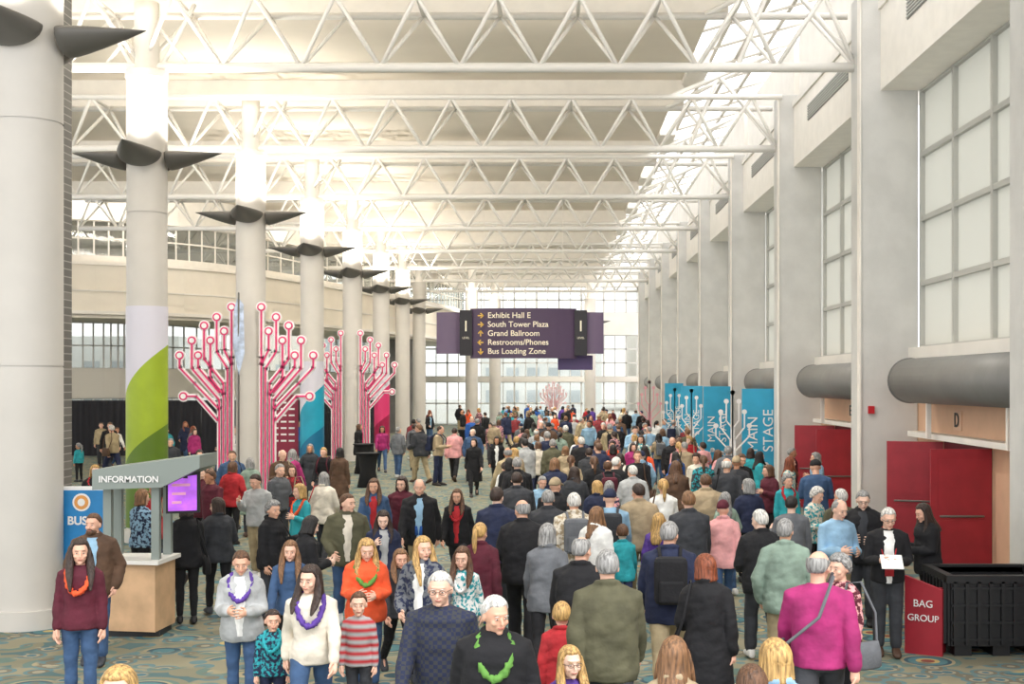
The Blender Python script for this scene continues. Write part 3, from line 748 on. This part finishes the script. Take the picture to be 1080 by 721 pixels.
bm_=D.materials.new('grey_brick'); bm_.use_nodes=True; nt=bm_.node_tree; br=nt.nodes.new('ShaderNodeTexBrick'); br.inputs['Color1'].default_value=lin('77746e'); br.inputs['Color2'].default_value=lin('5f5d59'); br.inputs['Mortar'].default_value=lin('a09c95'); br.inputs['Scale'].default_value=2.2
tcn=nt.nodes.new('ShaderNodeTexCoord'); mp=nt.nodes.new('ShaderNodeMapping'); mp.inputs['Rotation'].default_value=(math.pi/2,0,0); nt.links.new(tcn.outputs['Object'],mp.inputs[0]); nt.links.new(mp.outputs[0],br.inputs[0]); nt.links.new(br.outputs[0],nt.nodes['Principled BSDF'].inputs[0])
struct(bx('wall_left_pier',-9.5,-7.14,18.6,19.4,0,11.7,bm_))
# ------------------------------------------------------------ columns
LIME=mat('9fb52c',.5,0,.08,2); DGREEN=mat('5d7a1e',.5)
def column(x,y,r,k,wrap=None):
    e=empty('column',(x,y,0),'tall round pale grey column with uplights near its top','column','hall columns')
    t=MB()
    for z0,z1,q in ((0,.25,r+.04),(.25,3.41,r),(3.41,3.43,r-.012),(3.43,6.62,r),(6.62,6.64,r-.012),(6.64,9.4,r),(9.36,9.5,r*1.06)):
        t.loft([ell(0,0,z0,q,q,48),ell(0,0,z1,q,q,48)],caps=False)
    for z,q0,q1 in ((.25,r+.04,r*.9),(9.5,r*1.06,r*.5),(9.36,r*.95,r*1.06)): t.loft([ell(0,0,z,q0,q0,48),ell(0,0,z+.001,q1,q1,48)],caps=False)
    quadsmooth(t.obj('shaft',COLM,e))
    t=MB(); t.loft([ell(0,0,z,r*.62,r*.62,20) for z in (9.5,10.9)],caps=False); quadsmooth(t.obj('neck',WHITE,e))
    for s in(1,-1):
        t=MB(); t.tube([V((s*r*.6,0,9.5)),V((s*.95,0,10.85))],.05,8); t.tube([V((s*r*.6,0,10.4)),V((s*.8,0,9.7))],.04,8); t.obj('bracket',STEEL,e,smooth=True)
    for a in (0,90,180,270):
        A_=math.radians(a-90); f=MB(); rg=[]
        for s_,w in ((0,.96),(.015,1.0),(.1,.97),(.25,.86),(.45,.68),(.65,.48),(.85,.27),(1.0,.1),(1.06,.02)):
            rg.append([V((r+.06+s_,math.cos(q)*.44*w,7.78+.08*s_+math.sin(q)*(.26 if math.sin(q)<0 else .1)*w)) for q in [2*math.pi*j/28 for j in range(28)]])
        f.loft(rg); quadsmooth(f.obj('uplight_shade',FIXT,e,rot=(0,0,A_)))
    if wrap:
        c1,c2,zt=wrap; n=40; rr=r+.012
        def zf(a,o): return zt+o+1.0*math.sin(a*.5-.4)
        for nm,zlo,zhi,m in (('white_wrap',lambda a:zf(a,0),lambda a:zt+1.75,mat('dad7e2',.5)),('coloured_wrap',lambda a:zf(a,-1.0)*.8,lambda a:zf(a,0),c1),('lower_wrap',lambda a:.3,lambda a:zf(a,-1.0)*.8,c2)):
            vs=[];fs=[]
            for j in range(n+1):
                a=2*math.pi*j/n; x_,y_=rr*math.cos(a+math.pi*.9),rr*math.sin(a+math.pi*.9)
                vs+=[(x_,y_,zlo(a)),(x_,y_,zhi(a))]
            for j in range(n): fs.append((2*j,2*j+2,2*j+3,2*j+1))
            w=MB(); w.add(vs,fs); w.obj(nm,m,e,smooth=True)
    if k<=7:
        for ax,ay in ((0,-1),(-1,0),(1,0)):
            L=D.lights.new('column_uplight','SPOT'); L.energy=380 if k<5 else 500; L.color=(1,.94,.84); L.shadow_soft_size=.15; L.spot_size=math.radians(150); L.spot_blend=1
            lo=D.objects.new('uplight_lamp',L); lo.parent=e; lo.location=(ax*(r+.45),ay*(r+.45),7.97); lo.rotation_euler=(math.pi,0,0); link(lo)
column(-6.94,cd(1),.47,1)
for k in range(2,9):
    wrap={2:(LIME,DGREEN,3.0),4:(mat('1f9fbd',.5,0,.12,1.3),mat('0f6f96',.5),2.2),6:(PINK,mat('a8174c',.5),2.2)}.get(k)
    column(-8.17,cd(k),.40,k,wrap)
column(-5.3,88,.42,9); column(-4.1,97,.42,9); column(3.0,97,.42,9)
# ------------------------------------------------------------ circuit trees
def strip(mb,pts,w,y,th,mi):
    for a,b in zip(pts,pts[1:]):
        a=V((a[0],0,a[1]));b=V((b[0],0,b[1])); d=(b-a).normalized(); n=V((-d.z,0,d.x))*w/2; a2=a-d*w*.2;b2=b+d*w*.2
        vs=[a2-n,a2+n,b2+n,b2-n]; vs=[V((v.x,y,v.z)) for v in vs]+[V((v.x,y+th,v.z)) for v in vs]
        mb.add(vs,[(0,1,2,3),(7,6,5,4),(0,4,5,1),(1,5,6,2),(2,6,7,3),(3,7,4,0)],mi)
def disc(mb,c,r,y,th,mi,n=20):
    a=[V((c[0]+r*math.cos(2*math.pi*j/n),y,c[1]+r*math.sin(2*math.pi*j/n))) for j in range(n)]; b=[v+V((0,th,0)) for v in a]; mb.loft([b,a],mi)
WING=[[(0,0),(0,3.9),(0,5.25)],[(.11,0),(.11,3.6),(.4,4.05),(.4,4.98)],[(.22,0),(.22,3.2),(.74,3.85),(.74,4.75)],[(.33,0),(.33,2.75),(1.07,3.6),(1.07,4.35)],
 [(.33,2.5),(1.0,3.2),(1.4,3.62),(1.4,3.95)],[(.22,2.9),(.57,3.35),(.57,4.35)],[(.33,2.95),(.9,3.62),(.9,3.95)],[(0,3.7),(.2,4.1),(.2,4.6)],[(.38,2.2),(.95,2.85),(1.3,2.85)]]
def tree(x,y,s,off,angs,pc,wc,label):
    e=empty('circuit_tree',(x,y,0),label,'sculpture','circuit trees',0,s)
    for a,sg in angs:
        for nm,w,yy,mi,rr in (('outline_panel',.135,.0,wc,.15),('branch_panel',.045,-.03,pc,.11)):
            m=MB()
            for p in WING:
                strip(m,[(off+q[0],q[1]) for q in p],w,yy,.03,0); disc(m,(off+p[-1][0],p[-1][1]+.0),rr,yy-.002,.034,0)
                if mi is pc: disc(m,(off+p[-1][0],p[-1][1]),.07,yy-.01,.012,1)
            o=m.obj(nm,[mi,WHITEP],e,rot=(0,0,a))
            if sg<0: o.scale=(-1,1,1)
tree(-8.17,cd(3)-.5,1,.4,((0,1),(0,-1)),PINK,WHITEP,'pink and white circuit-board tree cut-out standing around a column')
tree(-8.17,cd(5)-.5,1,.4,((0,1),(0,-1)),PINK,WHITEP,'pink and white circuit-board tree cut-out standing around a column')
tree(0.25,94,.62,.1,((0,1),(0,-1)),mat('d9808c',.5),WHITEP,'small pink circuit tree cut-out near the end wall')
fl=empty('flag',(-8.3,cd(3)-.85,0),'blue and white hanging flag on a pole beside the column','flag'); t=MB(); t.tube([V((0,0,0)),V((0,0,5.6))],.025,8); t.obj('pole',FIXT,fl,smooth=True)
t=MB(); t.add([(-.02,0,5.5),(.12,.05,5.3),(.16,0,4.0),(.02,-.05,3.4),(-.16,.04,4.2),(-.12,0,5.2)],[(0,1,2,3),(0,3,4,5)]); t.obj('cloth',mat('b9c6dc',.8,0,.3,5),fl)
# ------------------------------------------------------------ stage banners
def banner(x,y,w,h,rz=0):
    e=empty('stage_banner',(x,y,0),'teal upright banner reading MAIN STAGE in white','banner','teal stage banners',rz)
    bx('fabric_panel',-w/2,w/2,-.03,.03,.06,h,TEAL,e,.01); bx('base_plate',-w/2-.05,w/2+.05,-.25,.25,0,.06,FIXT,e)
    t=MB()
    for p in ([(-.4,.3),(-.4,.8),(-.15,1.05)],[(.4,.3),(.4,.7),(.15,.95)],[(0,.2),(0,.7)]):
        strip(t,p,.04,-.045,.01,0); disc(t,p[-1],.07,-.045,.012,0)
    t.obj('circuit_emblem',WHITEP,e)
    text('lettering','MAIN',.39*w,WHITEP,e,(-w*.2,-.04,1.3),(math.pi/2,-math.pi/2,0),'LEFT'); text('lettering','STAGE',.39*w,WHITEP,e,(w*.22,-.04,1.3),(math.pi/2,-math.pi/2,0),'LEFT')
banner(5.83,36,1.02,3.05); banner(5.4,42,.88,3.1); banner(5.25,48,.8,3.1,-.3); banner(5.35,56,.8,3.2)
def ornament(x,y,s,c):
    e=empty('circuit_ornament',(x,y,0),'white circuit-branch cut-out standing before a teal banner','sculpture','circuit ornaments',0,s)
    t=MB()
    for q in (1,-1):
        for p in ([(.03,0),(.03,2.1),(.18,2.3),(.18,2.85)],[(.07,0),(.07,1.75),(.34,2.1),(.34,2.55)],[(.0,0),(.0,3.1)],[(.1,1.45),(.48,1.85),(.48,2.15)]):
            strip(t,[(q*a,b) for a,b in p],.04,0,.03,0); disc(t,(q*p[-1][0],p[-1][1]),.07,-.002,.034,0)
    t.obj('branch_panel',c,e)
ornament(4.98,35.4,.95,WHITEP); ornament(4.85,44.5,.95,WHITEP); ornament(5.0,52,.95,WHITEP); ornament(4.6,60,1.05,mat('e7a9b3',.5))
# ------------------------------------------------------------ hanging sign
def arcpanel(name,cx,w,z0,z1,bul,m,par,y0=0,n=16):
    b=MB(); r=[]
    for i in range(n+1):
        t=-1+2*i/n; yy=y0-bul*(1-t*t); r.append((cx+t*w/2,yy))
    vs=[];fs=[]
    for x,y in r: vs+=[(x,y,z0),(x,y,z1),(x,y+.18,z1),(x,y+.18,z0)]
    for i in range(n):
        for j in range(4): q=4*i; fs.append((q+j,q+(j+1)%4,q+4+(j+1)%4,q+4+j))
    fs+=[(3,2,1,0),(4*n,4*n+1,4*n+2,4*n+3)]
    b.add(vs,fs); return b.obj(name,m,par)
e=empty('hanging_sign',(-.94,46,0),'curved purple overhead direction sign with cream lettering','sign')
arcpanel('main_panel',0,3.75,4.08,5.84,.35,PURP,e,0); arcpanel('side_panel',-2.62,.95,4.25,5.72,.12,mat('6a5a73',.5),e,.25); arcpanel('side_panel',2.45,.8,4.25,5.72,.12,mat('6a5a73',.5),e,.25)
arcpanel('lower_panel',1.85,1.25,3.68,4.2,.1,mat('6a5a8a',.5),e,.6)
for s,x in ((-1,-2.03),(1,2.03)):
    bx('number_panel',x-.22,x+.22,-.1,.1,4.18,5.78,mat('1d1a20',.4),e); text('number','1',.55,CREAMT,e,(x,-.12,5.2)); text('lettering','LEVEL',.1,CREAMT,e,(x,-.12,4.8))
for i,(s,ar) in enumerate((('Exhibit Hall E','r'),('South Tower Plaza','r'),('Grand Ballroom','u'),('Restrooms/Phones','l'),('Bus Loading Zone','d'))):
    z=5.58-i*.315; text('lettering',s,.28,CREAMT,e,(-1.25,-.37,z),align='LEFT',bold=.002)
    a=MB(); R_={'r':0,'u':math.pi/2,'l':math.pi,'d':-math.pi/2}[ar]
    def rp(x_,z_): return (-1.5+x_*math.cos(R_)-z_*math.sin(R_),z+x_*math.sin(R_)+z_*math.cos(R_))
    strip(a,[rp(-.09,0),rp(.09,0)],.04,-.3,.02,0); strip(a,[rp(.0,.08),rp(.1,0),rp(.0,-.08)],.035,-.3,.02,0); a.obj('arrow',GOLD,e)
for x in(-1.4,1.4):
    t=MB(); t.tube([V((x,.1,5.7)),V((x,.1,9.55))],.014,6); t.obj('hanger_rod',WHITE,e)
# ------------------------------------------------------------ info kiosk
KG=mat('8d9690',.5,.2); WOODM=mat('cfa982',.6,0,.15,3)
e=empty('information_kiosk',(-5.05,16.7,0),'grey information kiosk with wooden counter and sloping canopy','kiosk')
o=MB(); o.loft([[V((-.6,-.3,z)),V((.1,-.42,z)),V((.16,.25,z)),V((-.6,.25,z))] for z in (.08,.93)]); o.obj('counter',WOODM,e)
o=MB(); o.loft([[V((-.66,-.36,z)),V((.16,-.5,z)),V((.22,.3,z)),V((-.66,.3,z))] for z in (.93,.98)]); o.obj('worktop',mat('e8e4dc',.4),e)
o=MB(); o.box(-.55,.12,-.28,.22,0,.08); o.obj('plinth',DARK,e)
for x,y in((-.56,-.2),(-.56,.2),(.08,-.3),(.08,.2)):
    bx('post',x-.05,x+.05,y-.05,y+.05,.98,2.0,KG,e)
o=MB(); f_=[(-.66,1.87),(.2,1.9),(.68,2.14),(.68,2.3),(-.66,2.12)]
o.loft([[V((x,y,z)) for x,z in f_] for y in (.36,-.5)]); o.obj('canopy',KG,e)
text('lettering','INFORMATION',.11,WHITEP,e,(-.2,-.515,2.0),bold=.002)
bx('screen_arm',.42,.47,-.3,-.25,2.0,2.2,DARK,e)
sp=MB(); sp.add([(.22,-.36,1.56),(.6,-.22,1.56),(.6,-.22,2.08),(.22,-.36,2.03),(.22,-.3,1.56),(.6,-.16,1.56),(.6,-.16,2.08),(.22,-.3,2.03)],[(0,1,2,3),(7,6,5,4),(0,4,5,1),(1,5,6,2),(2,6,7,3),(3,7,4,0)]); sp.obj('screen_bezel',BLACK,e)
sp=MB(); sp.add([(.245,-.357,1.59),(.575,-.236,1.59),(.575,-.236,2.04),(.245,-.357,2.0)],[(0,1,2,3)]); sp.obj('screen_face',mat('9a4fc0',.4,0,.6,4,emit=.9),e)
t=MB()
for i,c_ in enumerate((1.9,1.79,1.68)): t.add([(.29,-.347,c_),(.5-.05*i,-.27-.018*i,c_),(.5-.05*i,-.27-.018*i,c_+.035),(.29,-.347,c_+.035)],[(0,1,2,3)])
t.obj('screen_text',mat('f0a6cf',.5),e)
e=empty('bus_sign',(-6.24,17.4,0),'blue poster in a white frame headed BUSES','sign')
bx('frame',-.32,.32,-.03,.03,.75,1.82,WHITEP,e,.01); bx('poster',-.27,.27,-.037,-.03,.8,1.77,mat('1f84c4',.5,0,.1,4),e); bx('leg',-.29,-.25,-.03,.03,0,.75,WHITEP,e); bx('leg',.25,.29,-.03,.03,0,.75,WHITEP,e)
text('lettering','BUSES',.155,WHITEP,e,(0,-.045,1.36),bold=.004)
t=MB(); disc(t,(-.02,1.61),.12,-.045,.006,0); disc(t,(-.02,1.61),.095,-.05,.006,1); disc(t,(-.02,1.61),.05,-.055,.006,0); t.obj('round_emblem',[WHITEP,mat('e8a052',.5)],e)
# ------------------------------------------------------------ black crate
e=empty('bulk_crate',(5.3,15.7,0),'large ribbed black plastic bulk crate on the carpet','crate')
PL=mat('1a1b1d',.45); o=MB(); W,L_,Hh=.6,.45,.92
for sx,sy,w2,l2 in ((0,-L_,W,.03),(0,L_,W,.03),(-W,0,.03,L_),(W,0,.03,L_)): o.box(sx-w2,sx+w2,sy-l2,sy+l2,.12,Hh)
o.box(-W,W,-L_,L_,.12,.17); o.obj('bin_wall',PL,e)
o=MB()
for i in range(9): x=-W+.04+i*(2*W-.08)/8; o.box(x-.02,x+.02,-L_-.07,-L_-.03,.14,.88)
for i in range(4): z=.2+i*.2; o.box(-W,W,-L_-.06,-L_-.03,z-.015,z+.015)
for i in range(7): y=-L_+.05+i*(2*L_-.1)/6; o.box(-W-.07,-W-.03,y-.02,y+.02,.14,.88)
o.obj('ribs',PL,e)
o=MB(); o.box(-W-.06,W+.06,-L_-.07,-L_+.03,.86,.95); o.box(-W-.06,W+.06,L_-.03,L_+.07,.86,.95); o.box(-W-.06,-W+.04,-L_,L_,.86,.95); o.box(W-.04,W+.06,-L_,L_,.86,.95); o.obj('rim',PL,e)
for x in(-.45,0,.45): bx('foot',x-.1,x+.1,-.45,.45,0,.12,PL,e)
e=empty('group_desk_sign',(4.4,15.35,0),'maroon counter panel with white lettering beside the crate','sign',rz=-.55)
o=MB(); o.add([(-.2,-.03,0),(.24,-.03,0),(.24,-.03,.78),(-.2,-.03,.92),(-.2,.03,0),(.24,.03,0),(.24,.03,.78),(-.2,.03,.92)],[(0,1,2,3),(7,6,5,4),(0,4,5,1),(1,5,6,2),(2,6,7,3),(3,7,4,0)]); o.obj('panel',MAROON,e)
bx('side',.16,.2,.03,.3,0,.78,MAROON,e); text('lettering','BAG',.12,WHITEP,e,(.02,-.04,.6)); text('lettering','GROUP',.11,WHITEP,e,(.02,-.04,.43))
# ------------------------------------------------------------ left zone furnishings
for i in range(7):
    b=MB(); vs=[];n=24; x0=-21+i*1.9
    for j in range(n+1):
        x=x0+1.88*j/n; y=.06*math.sin(j*1.9); vs+=[(x,57+y,0.02),(x,57+y,2.45)]
    b.add(vs,[(2*j,2*j+2,2*j+3,2*j+1) for j in range(n)])
    o=b.obj('drape_panel',mat('2a2a2f',.9),smooth=True); tag(o,'pleated black fabric drape hanging from a rail','drape','black pipe-and-drape panels')
e=empty('notice_board',(-9.2,45,0),'dark red notice board with rows of white print','sign')
bx('panel',-.48,.48,-.03,.03,.1,2.8,mat('8c1e3c',.5),e); bx('base',-.5,.5,-.25,.25,0,.1,DARK,e)
t=MB()
for i in range(7):
    for j in range(3): t.box(-.4+j*.28,-.2+j*.28,-.036,-.03,2.5-i*.22,2.56-i*.22)
t.obj('printed_rows',WHITEP,e)
def hightable(x,y,c):
    e=empty('cocktail_table',(x,y,0),'tall round table with a %s cloth'%c[0],'table','cloth-covered tables')
    t=MB(); t.loft([ell(0,0,z,r*(1),r,20) for z,r in ((.01,.34),(.5,.24),(.95,.3),(1.03,.36))]); t.obj('cloth',mat(c[1],.9),e,smooth=True)
    t=MB(); t.loft([ell(0,0,z,.38,.38,24) for z in (1.03,1.06)]); t.obj('top',mat(c[1],.8),e)
for x,y,c in ((-5.6,40,('black','1a1a1c')),(-6.6,46,('black','1a1a1c')),(-3.9,60,('black','1a1a1c')),(-10.6,50,('maroon','7a1c2c'))): hightable(x,y,c)
# ============================================================ LIGHT / CAMERA
w=D.worlds.new('World'); S.world=w; w.use_nodes=True; bg=w.node_tree.nodes['Background']; bg.inputs[0].default_value=(.99,.99,1,1); bg.inputs[1].default_value=2.1
sun=D.lights.new('sun','SUN'); sun.energy=2.4; sun.angle=.5; sun.color=(1,.98,.95); so=D.objects.new('sun',sun); so.rotation_euler=(math.radians(28),math.radians(22),0); link(so)
for k in range(1,10):
    for x in(-5,0.5):
        L=D.lights.new('hall_fill_spot','SPOT'); L.energy=1550; L.spot_size=math.radians(120); L.spot_blend=.8; L.shadow_soft_size=.25; L.color=(1,.96,.9)  # extra spots added to brighten the hall from above, no real fixtures
        o=D.objects.new('hall_fill_spot',L); o.location=(x,cd(k)+4.5,11.4); link(o)
c=D.cameras.new('Camera'); c.sensor_width=36; c.lens=1370/1080*36; c.shift_x=-40/1080; c.shift_y=43.5/1080; c.clip_end=600
co=D.objects.new('Camera',c); co.location=(0,0,3.2); co.rotation_euler=(math.pi/2,0,0); link(co); S.camera=co
S.view_settings.view_transform='Standard'
print('total',time.time()-T0)
